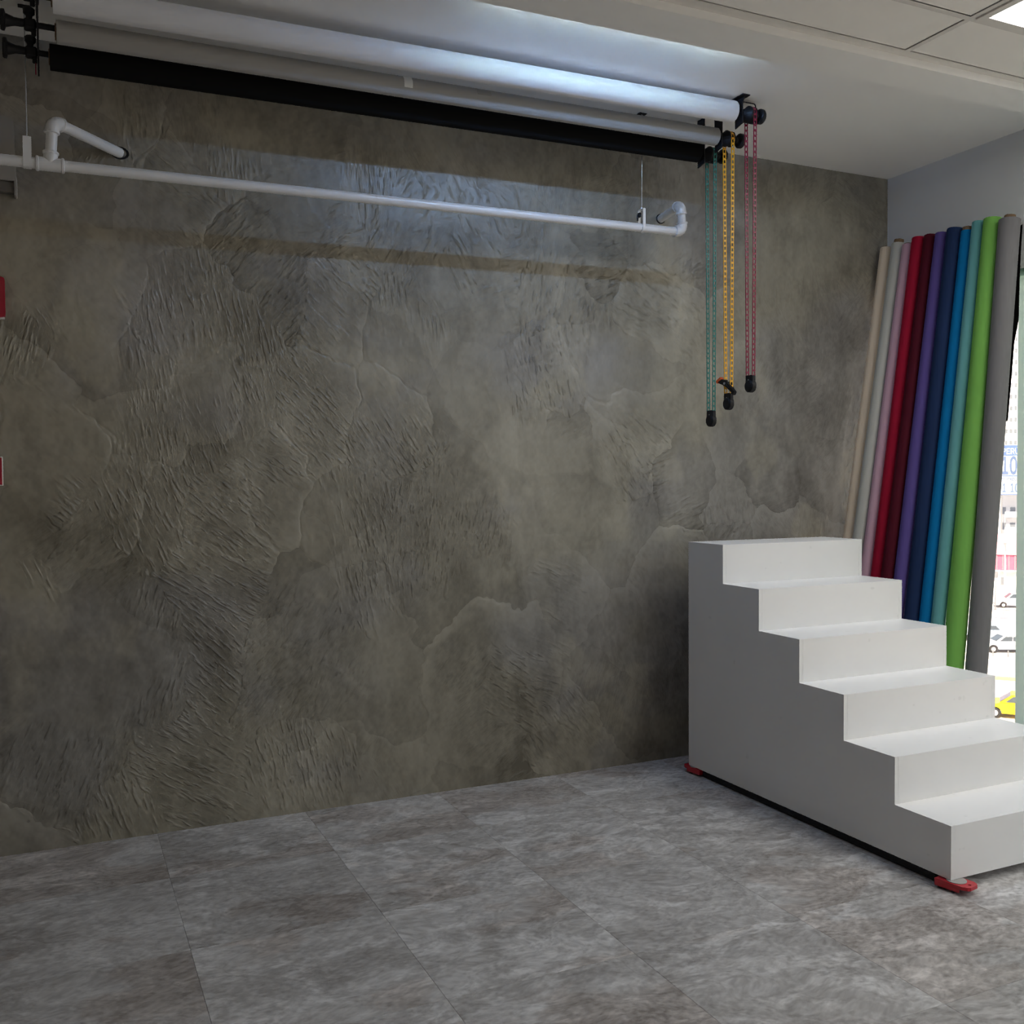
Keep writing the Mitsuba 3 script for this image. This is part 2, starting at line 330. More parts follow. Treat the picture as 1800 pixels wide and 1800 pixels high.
paper('paper_white', (0.74, 0.74, 0.76)); paper('paper_grey', (0.33, 0.325, 0.315)); paper('paper_black', (0.006, 0.006, 0.006), 0.9, 0.1)
HANG = [('paper_white', 'white paper backdrop roll hanging nearest the beam, front of the three', (-4.256, -0.613, 2.991), (-1.538, -0.613, 3.034), 0.046),
        ('paper_grey', 'grey paper backdrop roll hanging between the white and the black roll', (-4.245, -0.465, 2.946), (-1.521, -0.465, 2.974), 0.0385),
        ('paper_black', 'black paper backdrop roll hanging nearest the plaster wall', (-4.266, -0.332, 2.910), (-1.527, -0.332, 2.943), 0.044)]
rolls = []
for nm, lab, a, b, r in HANG:
    k = thing('hanging_roll', lab, 'backdrop roll', 'backdrop rolls hanging under the ceiling')
    paper_roll(a, b, r, nm, 0.004, 0.005, k); rolls.append((k, np.array(a), np.array(b), r))
# tape on the grey roll
ga, gb = rolls[1][1], rolls[1][2]
for X, ang0, ang1, w in ((-3.003, -20, 62, 0.017), (-2.682, 5, 40, 0.030)):
    c = ga + (gb - ga) * (X - ga[0]) / (gb[0] - ga[0]); th = np.radians(np.linspace(ang0, ang1, 9)); R = 0.0391
    v = []
    for q in th:
        for dx in (-w, w):
            for rr_ in (R - 0.0006, R + 0.0006): v.append([c[0] + dx, c[1] - rr_ * math.cos(q), c[2] + rr_ * math.sin(q)])
    part(rolls[1][0], 'tape', trimesh.convex.convex_hull(np.array(v)) if False else cat([trimesh.convex.convex_hull(np.array(v[4 * i:4 * i + 8])) for i in range(8)]), 'tape' if X < -2.8 else 'grey_box', label='strip of tape')

# brackets
def bracket(X, label, side):
    t = thing('triple_bracket', label, 'bracket', 'black triple brackets carrying the hanging rolls')
    part(t, 'ceiling_plate', cat([cbox(X - 0.020, X + 0.020, -0.667, -0.520, H - 0.005, H, 0.001), cbox(X - 0.005, X + 0.005, -0.520, -0.308, H - 0.005, H, 0.001)]), 'black_metal')
    for (_, a, b, r) in rolls:
        c = b if side > 0 else a
        w = 0.027
        gs = 0.012 if r > 0.045 else 0.0
        poly = Polygon([(c[1] - w - gs, H - 0.006), (c[1] - w, H - 0.030), (c[1] - w, c[2] - 0.052), (c[1] + w * 0.9, c[2] - 0.064), (c[1] + w, H - 0.030), (c[1] + w + gs, H - 0.006)])
        slot = Polygon([(c[1] + 0.0125 * math.cos(q), c[2] + (0.011 if (side < 0 and r < 0.045) else 0.0) + 0.0125 * math.sin(q)) for q in np.linspace(0, 2 * PI, 17)[:-1]])
        part(t, 'hanger', prism(poly.difference(slot), 0, X - 0.0025, X + 0.0025), 'black_metal')
    return t
XR, XLB = -1.507, -4.302
bracket(XR, 'black steel triple bracket under the ceiling at the chain end of the hanging rolls', 1)
bracket(XLB, 'black steel triple bracket in the top left corner, at the knob end', -1)
names = ['white', 'grey', 'black']
# chain-end expanders
for idx, (_, a, b, r) in enumerate(rolls):
    t = thing('roll_expander', f'black chain wheel with round knob at the right end of the {names[idx]} hanging roll', 'expander', 'chain wheel expanders')
    DX = (-0.012, -0.020, -0.020)[idx]; c = np.array([DX, b[1], b[2]]); at = lambda x: c + [x, 0, 0]
    part(t, 'spindle', rod(at(-1.535), at(-1.375), 0.0085, 14), 'black_plastic', smooth=40)
    part(t, 'hub', lathe([XR + 0.0035, b[1], b[2]], (1, 0, 0), [(0, 0.016), (0.004, 0.016), (0.008, 0.011)], 20), 'black_plastic', smooth=40)
    part(t, 'chain_wheel', lathe(at(-1.478), (1, 0, 0), [(0, 0.013), (0.012, 0.022), (0.030, 0.036), (0.036, 0.036), (0.038, 0.0295), (0.056, 0.0295), (0.058, 0.034), (0.062, 0.034)], 32), 'black_plastic', smooth=35)
    kx = (-1.404, -1.392, -1.392)[idx]
    part(t, 'knob', lathe(at(kx), (1, 0, 0), [(0, 0.011), (0.010, 0.013), (0.014, 0.028), (0.020, 0.033), (0.034, 0.032), (0.040, 0.026), (0.041, 0.012)], 24), 'black_plastic', smooth=35)
    if idx != 1:
        y0, z0 = b[1] - 0.010, b[2]
        pts = [np.array([[XR + 0.003, y0, z0 + 0.047]])]
        pts.append(bend(np.array([-1.424, y0, z0 + 0.047]), (1, 0, 0), (0, 0, -1), 0.012)); pts.append(bend(np.array([-1.424, y0, z0 - 0.042]), (0, 0, -1), (-1, 0, 0), 0.012)); pts.append(np.array([[XR + 0.003, y0, z0 - 0.042]]))
        part(t, 'wire_guard', tube(np.vstack(pts), 0.0026, 8), 'black_metal', smooth=40)
# knob-end expanders
for idx, (_, a, b, r) in enumerate(rolls):
    t = thing('knob_expander', f'black flared knob holder at the left end of the {names[idx]} hanging roll', 'expander', 'knob expanders at the left end')
    c = np.array([0, a[1], a[2] + (0.0, 0.011, 0.008)[idx]]); at = lambda x: c + [x, 0, 0]
    part(t, 'spindle', rod(at(-4.35), at(-4.235), 0.0100, 14), 'black_plastic', smooth=40)
    part(t, 'body', cbox(-4.343, -4.3055, c[1] - 0.018, c[1] + 0.018, c[2] - 0.020, c[2] + 0.014, 0.005), 'black_plastic')
    part(t, 'locking_knob', lathe(c + [-4.327, 0, 0.012], (0, 0, 1), [(0, 0.009), (0.016, 0.011), (0.022, 0.018), (0.036, 0.019), (0.041, 0.013)], 18), 'black_plastic', smooth=35)
    part(t, 'wing_knob', lathe(at(-4.413), (1, 0, 0), [(0, 0.030), (0.004, 0.034), (0.012, 0.034), (0.016, 0.022), (0.040, 0.014), (0.075, 0.0125)], 24), 'black_plastic', smooth=35)
    part(t, 'lug', cbox(-4.321, -4.3060, c[1] - 0.012, c[1] + 0.012, c[2] - 0.036, c[2] - 0.019, 0.003), 'black_plastic')
    if idx == 2: part(t, 'cord', rod(c + [-4.311, 0, -0.076], c + [-4.311, 0, -0.034], 0.0018, 8), 'chain_red', label='thin dark red cord end')

# plastic pull chains: ladder links over the wheel, weight at the bottom
def chain_mesh(X, yc, zc, zlow, rt, rb, pitch=0.0234):
    n = 14
    top = [(yc + rt * math.cos(q), zc + rt * math.sin(q)) for q in np.linspace(0, PI, n)]
    bot = [(yc - rb * math.cos(q), zlow - rb * math.sin(q)) for q in np.linspace(0, PI, n)]
    path = np.array(top + [(top[-1][0] * (1 - s) + bot[0][0] * s, top[-1][1] * (1 - s) + bot[0][1] * s) for s in np.linspace(0, 1, 60)[1:-1]] + bot +
                    [(bot[-1][0] * (1 - s) + top[0][0] * s, bot[-1][1] * (1 - s) + top[0][1] * s) for s in np.linspace(0, 1, 60)[1:-1]])
    nx = np.roll(path, -1, 0); tg = np.roll(path, -1, 0) - np.roll(path, 1, 0); tg /= np.linalg.norm(tg, axis=1, keepdims=True)
    nr = np.stack([tg[:, 1], -tg[:, 0]], 1); h = 0.0016; ms = []
    for xo in (-0.0068, 0.0068):
        v, f = [], []
        for P, Nn in zip(path, nr):
            for dx, dn in ((-0.0018, -h), (0.0018, -h), (0.0018, h), (-0.0018, h)):
                v.append([X + xo + dx, P[0] + Nn[0] * dn, P[1] + Nn[1] * dn])
        k = len(path)
        for i in range(k):
            j = (i + 1) % k
            for q in range(4):
                q2 = (q + 1) % 4
                f += [[i * 4 + q, i * 4 + q2, j * 4 + q2], [i * 4 + q, j * 4 + q2, j * 4 + q]]
        m = trimesh.Trimesh(np.array(v), np.array(f), process=False)
        if m.volume < 0: m.invert()
        ms.append(m)
    seg = np.linalg.norm(nx - path, axis=1); cum = np.concatenate([[0], np.cumsum(seg)]); L = cum[-1]; k = int(round(L / pitch))
    for i in range(k):
        s = (i + 0.5) * L / k; j = np.searchsorted(cum, s) - 1; u = (s - cum[j]) / seg[j]
        P = path[j] * (1 - u) + nx[j] * u; tt = tg[j]; Nn = np.array([tt[1], -tt[0]]); hl = 0.0046
        v = [[X + dx, P[0] + tt[0] * a + Nn[0] * b, P[1] + tt[1] * a + Nn[1] * b] for dx in (-0.0062, 0.0062) for a in (-hl, hl) for b in (-h, h)]
        ms.append(trimesh.convex.convex_hull(np.array(v)))
    return cat(ms)
CH = [('chain_red', 'dark red plastic pull chain hanging from the white roll, rightmost of the three chains', 1.806),
      ('chain_yellow', 'yellow plastic pull chain hanging from the grey roll, with a clamp near its bottom', 1.738),
      ('chain_green', 'dark green plastic pull chain hanging from the black roll, leftmost of the three chains', 1.668)]
for (m_, lab, zb_), (_, a, b, r) in zip(CH, rolls):
    t = thing('pull_chain', lab, 'chain', 'plastic pull chains')
    X = -1.431 + {'chain_red': -0.012}.get(m_, -0.020); y0 = b[1]; rb = 0.021
    part(t, 'links', chain_mesh(X, y0, b[2], zb_ + 0.055, 0.0315, rb), m_)
    cap = cat([cbox(X - 0.011, X + 0.011, y0 - 0.0245, y0 + 0.0245, zb_ + 0.040, zb_ + 0.076, 0.004),
               lathe((X - 0.016, y0, zb_ + 0.028), (1, 0, 0), [(0, 0.021), (0.006, 0.029), (0.026, 0.029), (0.032, 0.021)], 24)])
    part(t, 'weight', cap, 'black_plastic', smooth=35, label='black weight at the bottom of the chain')
    part(t, 'weight_screw', rod((X - 0.0125, y0, zb_ + 0.055), (X + 0.0125, y0, zb_ + 0.055), 0.003, 8), 'steel')
# spring clamp on the yellow chain
t = thing('spring_clamp', 'small black spring clamp with orange jaw tips clipped on the yellow chain', 'clamp')
yc_, zc_, Xc = rolls[1][2][1], 1.846, -1.451
def bar2(p, q, w0, w1, th, dx=0.0):
    p, q = np.array(p, float), np.array(q, float); d = (q - p) / np.linalg.norm(q - p); n = np.array([0, -d[2], d[1]]) if abs(d[0]) < 0.9 else np.array([0, 0, 1.0])
    v = [pt + n * s * w + [e, 0, 0] for pt, w in ((p, w0), (q, w1)) for s in (-1, 1) for e in (-th + dx, th + dx)]
    return trimesh.convex.convex_hull(np.array(v))
def cl(px, pz): return np.array([Xc, yc_ + 0.004 + 0.82 * px, zc_ + 0.012 + 0.82 * pz])
part(t, 'jaw', bar2(cl(0.058, 0.020), cl(0.000, 0.004), 0.009, 0.013, 0.008, -0.012), 'black_plastic')
part(t, 'jaw', bar2(cl(0.050, -0.002), cl(0.000, -0.004), 0.008, 0.013, 0.008, 0.012), 'black_plastic')
part(t, 'handle', bar2(cl(0.000, 0.002), cl(-0.082, -0.060), 0.010, 0.007, 0.007, -0.012), 'black_plastic')
part(t, 'handle', bar2(cl(0.004, 0.000), cl(-0.040, -0.062), 0.010, 0.006, 0.007, 0.012), 'black_plastic')
part(t, 'tip', bar2(cl(0.076, 0.014), cl(0.036, 0.032), 0.006, 0.007, 0.009, -0.012), 'orange_tip', label='orange jaw tip')
part(t, 'pivot', rod(cl(0, 0) + [-0.023, 0, 0], cl(0, 0) + [0.023, 0, 0], 0.006, 12), 'steel', smooth=40)

# ------------------------------------------------------------------ white pipe rail
t = thing('pipe_rail', 'white plastic pipe rail carried by two bent arms from the plaster wall', 'pipe rail')
RY = -0.262
def rail_z(x): return 2.5566 + (x + 4.272) * (2.587 - 2.5566) / (4.272 - 1.563)
E = np.array([-1.563, RY, rail_z(-1.563)]); Tt = np.array([-4.272, RY, rail_z(-4.272)]); L0 = np.array([-4.85, RY, rail_z(-4.85)])
dR = (E - L0) / np.linalg.norm(E - L0); rp, rf = 0.0195, 0.0255
part(t, 'rail', rod(L0, E - dR * 0.03, rp, 28), 'white_pvc', smooth=40)
part(t, 'end_cap', lathe(L0 - dR * 0.012, dR, [(0, 0.018), (0.004, 0.0235), (0.045, 0.0235), (0.046, 0.019)], 24), 'white_pvc', smooth=35)
def fitting_bend(p, d0, d1, name):
    R = 0.040
    body = [tube(bend(p, d0, d1, R), rf - 0.0015, 24)]
    for d, s in ((d0, -1), (d1, 1)):
        d = np.asarray(d, float) / np.linalg.norm(d); e = p + s * d * (R - 0.004)
        body.append(lathe(e, s * d, [(0, rf - 0.002), (0.002, rf + 0.001), (0.008, rf + 0.001), (0.010, rf - 0.003)], 24))
    part(t, name, cat(body), 'white_pvc', smooth=35)
WR_, WL_ = np.array([-1.514, 0.0, 2.718]), np.array([-4.023, 0.0, 2.710])
ER, EL = np.array([-1.579, -0.268, 2.712]), np.array([-4.262, -0.263, 2.712])
fitting_bend(E, dR, ER - E, 'elbow'); fitting_bend(ER, ER - E, WR_ - ER, 'elbow'); fitting_bend(EL, EL - Tt, WL_ - EL, 'elbow')
u = (ER - E) / np.linalg.norm(ER - E); part(t, 'riser', rod(E + u * 0.038, ER - u * 0.038, rp, 24), 'white_pvc', smooth=40)
u = (EL - Tt) / np.linalg.norm(EL - Tt); part(t, 'riser', rod(Tt + u * 0.03, EL - u * 0.038, rp, 24), 'white_pvc', smooth=40)
tee = [rod(Tt - dR * 0.042, Tt + dR * 0.042, rf - 0.0015, 24), rod(Tt, Tt + u * 0.042, rf - 0.0015, 24)]
for d in (-dR, dR, u): tee.append(lathe(Tt + d * 0.036, d, [(0, rf - 0.002), (0.002, rf + 0.0015), (0.009, rf + 0.0015), (0.011, rf - 0.003)], 24))
part(t, 'tee', cat(tee), 'white_pvc', smooth=35)
for Ew, Ww in ((ER, WR_), (EL, WL_)):
    u = (Ww - Ew) / np.linalg.norm(Ww - Ew)
    part(t, 'wall_arm', rod(Ew + u * 0.038, Ww - u * 0.001, rp, 24), 'white_pvc', smooth=40)
    k = abs(u[1])
    ring = lathe((0, 0, 0), (0, -1, 0), [(0, 0.018), (0, 0.0245), (0.0025, 0.0245), (0.0025, 0.018)], 28, True)
    ring.vertices = ring.vertices * [1 / k, 1, 1] + Ww
    part(t, 'wall_ring', ring, 'black_metal', label='dark gap ring where the arm enters the wall')
# straps and wires
def strap(x, w, label, top):
    k = thing('strap_hanger', label, 'hanger', 'strap hangers of the pipe rail')
    c = np.array([x, RY, rail_z(x)]); R = rp + 0.0005
    sec = [(c[1] - R - 0.003, c[2] + 0.085), (c[1] - R - 0.003, c[2])] + [(c[1] - (R + 0.003) * math.cos(q), c[2] - (R + 0.003) * math.sin(q)) for q in np.linspace(0.1, PI - 0.1, 12)] + [(c[1] + R + 0.003, c[2]), (c[1] + R + 0.003, c[2] + 0.085)]
    inn = [(c[1] + R, c[2] + 0.082), (c[1] + R, c[2])] + [(c[1] + R * math.cos(q), c[2] - R * math.sin(q)) for q in np.linspace(0.1, PI - 0.1, 12)] + [(c[1] - R, c[2]), (c[1] - R, c[2] + 0.082)]
    part(k, 'strap', prism(Polygon(sec + inn), 0, x - w, x + w), 'white_pvc')
    part(k, 'bridge', cbox(x - w, x + w, c[1] - R - 0.003, c[1] + R + 0.003, c[2] + 0.082, c[2] + 0.085, 0.0005), 'white_pvc')
    part(k, 'wire', rod((x, RY, c[2] + 0.078), (top[0], top[1], H), 0.0024, 10), 'steel', smooth=40, label='thin steel wire up to the ceiling')
    part(k, 'ceiling_plate', cbox(top[0] - 0.020, top[0] + 0.020, top[1] - 0.012, top[1] + 0.012, H - 0.004, H, 0.001), 'black_metal', label='small black anchor plate')
    part(k, 'nut', lathe((x, RY, c[2] + 0.0855), (0, 0, 1), [(0, 0.0055), (0.006, 0.0055)], 6), 'steel')
    return k, c
strap(-4.345, 0.0135, 'white strap with a steel wire holding the pipe rail beside its left tee', (-4.345, -0.270))
k, c = strap(-1.790, 0.0070, 'white strap with a steel wire holding the pipe rail near its right elbow', (-1.802, -0.285))
part(k, 'clip', cat([cbox(-1.808, -1.797, RY - 0.010, RY + 0.010, c[2] + 0.046, c[2] + 0.068, 0.003), rod((-1.812, RY, c[2] + 0.030), (-1.812, RY, c[2] + 0.058), 0.004, 10)]), 'black_plastic', label='small dark clip')

# ------------------------------------------------------------------ things on the plaster wall at the left edge
t = thing('wall_box', 'grey plastic wall box at the left edge behind the white pipe', 'wall box')
bx = Polygon([(-4.75, 2.545), (-4.388, 2.545), (-4.394, 2.77), (-4.404, 2.781), (-4.75, 2.781)])
body = prism(bx.buffer(-0.006).buffer(0.006, quad_segs=4), 1, -0.045, 0.0)
part(t, 'cover', body, 'grey_box')
part(t, 'base', cbox(-4.75, -4.392, -0.036, 0.0, 2.503, 2.545, 0.004), 'grey_box_dark')
part(t, 'side_rail', cbox(-4.396, -4.386, -0.046, 0.0, 2.49, 2.56, 0.002), 'grey_box')
t = thing('wall_sign', 'dark red rounded plate on the plaster wall at the left edge, the upper one', 'sign')
part(t, 'plate', prism(sbox(-4.72, 2.052, -4.447, 2.178).buffer(0.012, quad_segs=5), 1, -0.030, 0.0), 'sign_red')
part(t, 'rim', prism(sbox(-4.72, 2.036, -4.440, 2.040).buffer(0.002), 1, -0.020, 0.0), 'sign_white', label='pale lower rim')
t = thing('wall_sign', 'flat red sign with a thin pale border at the left edge, the lower one', 'sign')
part(t, 'border', cbox(-4.66, -4.455, -0.004, 0.0, 1.410, 1.520, 0.001), 'sign_white', label='thin pale border')
part(t, 'plate', cbox(-4.655, -4.459, -0.0065, -0.004, 1.414, 1.516, 0.001), 'sign_red')

# ------------------------------------------------------------------ white stair block
t = thing('stair_block', 'white painted wooden stair block of six steps in front of the leaning rolls', 'stairs')
SX, SY, SW, G = -1.5163, -0.2393, 0.8374, 0.0357
tr = [0.2692, 0.2542, 0.2571, 0.2523, 0.2575, 0.2505]; ri = [0.1789, 0.1819, 0.1797, 0.1788, 0.1751, 0.1875]
z = G + sum(ri); yy = SY; prof = [(yy, z)]; steps = []
for a, r in zip(tr, ri):
    y2 = yy - a; steps.append((yy, y2, z, z - r)); prof += [(y2, z), (y2, z - r)]; yy = y2; z -= r
ZTOP = G + sum(ri); YFR = yy
prof = [(y_, max(z_, G)) for y_, z_ in prof]; prof[-1] = (YFR, G); prof.append((SY, G))
pt = 0.018
part(t, 'side_panel', prism(prof, 0, SX, SX + pt), 'stair_paint'); part(t, 'side_panel', prism(prof, 0, SX + SW - pt, SX + SW), 'stair_paint')
for i, (ya, yb_, za, zl) in enumerate(steps):
    zl = max(zl, G)
    part(t, 'tread', cbox(SX + pt, SX + SW - pt, yb_ + (pt if i < 5 else pt), ya + (pt if i else 0.0), za - pt, za, 0.0006), 'stair_paint')
    part(t, 'riser', cbox(SX + pt, SX + SW - pt, yb_, yb_ + pt, zl + (0.0 if i == 5 else 0.0), za, 0.0006), 'stair_paint')
part(t, 'back_panel', cbox(SX + pt, SX + SW - pt, SY - pt, SY, G, ZTOP - pt), 'stair_paint')
part(t, 'bottom_panel', cbox(SX + pt, SX + SW - pt, YFR + pt, SY - pt, G, G + pt), 'stair_paint')
part(t, 'shade_strip', cbox(SX + 0.010, SX + 0.030, YFR + 0.075, SY - 0.10, 0.004, G, 0.001), 'black_metal', label='added black strip standing in for the shade under the side')  # black strip added to stand in for shade in the gap under the stair
# red corner dollies
def dolly(px, py, ang, label):
    k = thing('mover_dolly', label, 'dolly', 'red mover dollies under the stair block')
    Mx = trimesh.transformations.rotation_matrix(ang, [0, 0, 1]); Mx[:3, 3] = [px, py, 0]
    def tf(m): m = m.copy(); m.apply_transform(Mx); return m
    poly = Polygon([(-0.055, -0.038), (0.044, -0.038), (0.060, -0.030), (0.067, -0.020), (0.067, 0.020), (0.060, 0.030), (0.044, 0.038), (-0.055, 0.038)])
    hole = Polygon([(0.051 + 0.0055 * math.cos(q), 0.0055 * math.sin(q)) for q in np.linspace(0, 2 * PI, 14)[:-1]])
    part(k, 'body', tf(prism(poly.difference(hole), 2, 0.021, 0.0325)), 'red_plastic')
    part(k, 'skirt', tf(cat([cbox(-0.055, 0.034, -0.038, -0.033, 0.008, 0.0215, 0.001), cbox(-0.055, 0.034, 0.033, 0.038, 0.008, 0.0215, 0.001), cbox(-0.055, -0.050, -0.038, 0.038, 0.008, 0.0215, 0.001)])), 'red_plastic')
    part(k, 'pad', tf(lathe((0.004, 0, 0.0325), (0, 0, 1), [(0, 0.033), (0.0022, 0.033), (0.0026, 0.031)], 28)), 'pad_grey', smooth=35, label='round grey pad')
    for wx in (-0.038, 0.010):
        for wy in (-0.022, 0.022): part(k, 'roller', tf(rod((wx, wy - 0.010, 0.0105), (wx, wy + 0.010, 0.0105), 0.0105, 16)), 'black_plastic', smooth=40)
    return k
dolly(SX + 0.023, YFR + 0.001, math.radians(-79), 'red mover dolly under the front left corner of the white stair block')
dolly(SX + 0.026, SY - 0.034, math.radians(97), 'red mover dolly under the back left corner of the stair block, near the plaster wall')
dolly(SX + SW - 0.05, YFR + 0.004, math.radians(-96), 'red mover dolly under the front right corner of the white stair block')
dolly(SX + SW - 0.05, SY - 0.04, math.radians(90), 'red mover dolly under the back right corner of the stair block, near the leaning rolls')

# ------------------------------------------------------------------ leaning paper rolls
LEAN = [('beige', (0.7750, 0.6438, 0.5000), 0.068, -0.056, 2.694, (-0.581, -0.135), 0.004, 'beige paper roll leaning on the white wall, closest to the plaster wall'),
        ('light_grey', (0.5000, 0.5000, 0.4600), 0.072, -0.141, 2.700, (-0.586, -0.205), 0.022, 'light grey paper roll with a brown core end between the beige and the pink roll'),
        ('pink', (0.6000, 0.3800, 0.4700), 0.066, -0.212, 2.678, (-0.561, -0.270), 0.006, 'dusty pink paper roll leaning between the light grey and the red roll'),
        ('red', (0.3400, 0.0060, 0.0300), 0.078, -0.286, 2.698, (-0.541, -0.340), 0.0, 'bright red paper roll leaning between the pink and the maroon roll'),
        ('maroon', (0.0722, 0.0034, 0.0119), 0.068, -0.361, 2.695, (-0.556, -0.412), 0.0, 'dark maroon paper roll leaning between the red and the purple roll'),
        ('purple', (0.1035, 0.0720, 0.2610), 0.070, -0.435, 2.688, (-0.522, -0.474), 0.0, 'purple paper roll leaning between the maroon and the navy roll'),
        ('navy', (0.0126, 0.0287, 0.0855), 0.082, -0.517, 2.692, (-0.478, -0.545), 0.0, 'dark navy paper roll leaning between the purple and the blue roll'),
        ('blue', (0.0000, 0.1552, 0.3910), 0.064, -0.5925, 2.664, (-0.464, -0.617), 0.020, 'strong blue paper roll with a brown core end next to the navy roll'),
        ('teal', (0.1250, 0.3500, 0.3600), 0.066, -0.660, 2.693, (-0.445, -0.680), 0.0, 'pale teal paper roll leaning between the blue and the green roll'),
        ('green', (0.1750, 0.4200, 0.0850), 0.086, -0.740, 2.690, (-0.395, -0.757), 0.0, 'leaf green paper roll leaning between the teal and the mid grey roll'),
        ('grey', (0.1800, 0.1755, 0.1800), 0.098, -0.834, 2.664, (-0.331, -0.848), 0.020, 'mid grey paper roll leaning beside the window, rightmost of the leaning rolls')]
for nm, col, dia, y0, ztop, xfl, out, lab in LEAN:
    k = thing('leaning_roll', lab, 'paper roll', 'paper rolls leaning on the right wall'); m_ = paper('paper_' + nm + '_leaning', col)
    r = dia / 2; xt = -0.062
    top = np.array([xt, y0, ztop]); d = np.array([xfl[0] - xt, xfl[1] - y0, -ztop]); d /= np.linalg.norm(d)
    s = (ztop - r * math.sqrt(1 - d[2] ** 2) - 0.0005) / -d[2]
    rc = min(0.026, r - 0.006)
    paper_roll(top + d * (s - 0.003), top, r, m_, 0.0, out if out else -0.002, k, rc, 1.20 if nm == 'green' else 1.0)
    if nm == 'grey':
        # loose black wrapping along the window side of the roll
        zs = np.linspace(0.03, 0.98, 48); v, f = [], []
        for q in zs:
            b_ = float(np.interp(q, [0.03, 0.15, 0.30, 0.42, 0.49, 0.60, 0.75, 0.98], [0.002, 0.003, 0.007, 0.012, 0.0155, 0.0035, 0.003, 0.0005]))
            c = top + d * q
            for (dx_, dy_) in ((0.046, 0.022), (0.052, -0.012), (0.033 + 0.617 * b_, -0.042 - 0.786 * b_)):
                v += [c + [dx_, dy_, 0], c + [dx_ + 0.0015, dy_ - 0.0015, 0]]
        kk = len(zs)
        for i in range(kk - 1):
            A, B = i * 6, i * 6 + 6
            for q in range(2):
                a0 = q * 2
                f += [[A + a0, A + a0 + 2, B + a0 + 2], [A + a0, B + a0 + 2, B + a0], [A + a0 + 1, B + a0 + 3, A + a0 + 3], [A + a0 + 1, B + a0 + 1, B + a0 + 3]]
            f += [[A, B, B + 1], [A, B + 1, A + 1], [A + 4, B + 5, B + 4], [A + 4, A + 5, B + 5]]
        part(k, 'black_wrap', trimesh.Trimesh(np.array(v), np.array(f), process=False), 'paper_black', label='loose black wrapping')

#EXTERIOR
# ------------------------------------------------------------------ the street seen through the window (local axes: s to the right, d away, z up)
ed, es = np.array([0.7815, 0.6239]), np.array([0.6239, -0.7815])
EXT = T([[es[0], ed[0], 0, CAM[0]], [es[1], ed[1], 0, CAM[1]], [0, 0, 1, 0], [0, 0, 0, 1]])
ZS = -13.0
mat('asphalt', soft((0.62, 0.59, 0.55), 0.12, 0.3), 0.9, spec=0.1)
mat('pavement', (0.68, 0.66, 0.62), 0.9, spec=0.1)
mat('road_yellow', (0.80, 0.64, 0.25), 0.8, spec=0.1)
mat('render_white', soft((0.80, 0.80, 0.80), 0.06, 0.2), 0.85, spec=0.1)
mat('render_cream', soft((0.74, 0.75, 0.78), 0.06, 0.2), 0.85, spec=0.1)
mat('wall_lavender', (0.62, 0.62, 0.72), 0.85, spec=0.1)
mat('roof_red', (0.66, 0.33, 0.38), 0.8, spec=0.1)
mat('fascia_red', (0.62, 0.20, 0.30), 0.8, spec=0.1)
mat('far_glass', (0.26, 0.29, 0.33), 0.25, spec=0.5)
mat('far_glass_blue', (0.45, 0.62, 0.72), 0.25, spec=0.5)
mat('far_metal', (0.30, 0.31, 0.33), 0.5)
mat('board_white', (0.76, 0.79, 0.82), 0.7, spec=0.1); mat('board_blue', (0.16, 0.25, 0.55), 0.7, spec=0.1); mat('board_sky', (0.52, 0.68, 0.84), 0.7, spec=0.1); mat('board_ink', (0.17, 0.24, 0.42), 0.7, spec=0.1)
for nm, c in (('taxi_yellow', (0.86, 0.62, 0.02)), ('car_silver', (0.62, 0.63, 0.66)), ('car_blue_grey', (0.40, 0.50, 0.60)), ('car_white', (0.80, 0.80, 0.80))): mat(nm, c, 0.25, spec=0.5, clearcoat=0.6)
mat('tyre', (0.05, 0.05, 0.05), 0.9); mat('car_glass', (0.10, 0.13, 0.16), 0.12, spec=0.6)
def xp(parent, name, mesh, bsdf, smooth=False, label=None): return part(parent, name, mesh, bsdf, smooth, label, to_world=EXT)
struct('street', cbox(-160, 200, 22, 520, ZS - 0.5, ZS), 'asphalt', 'pale sunlit street far below the window', to_world=EXT)
struct('pavement_strip', cbox(-80, 80, 72.6, 77.0, ZS, ZS + 0.15), 'pavement', 'pale pavement strip behind the taxi', to_world=EXT)
key = whole('road_marking', cbox(-20, 25, 78.2, 79.6, ZS, ZS + 0.006), 'road_yellow', 'faded yellow band painted across the road behind the taxi', 'road marking'); scene[key]['to_world'] = EXT

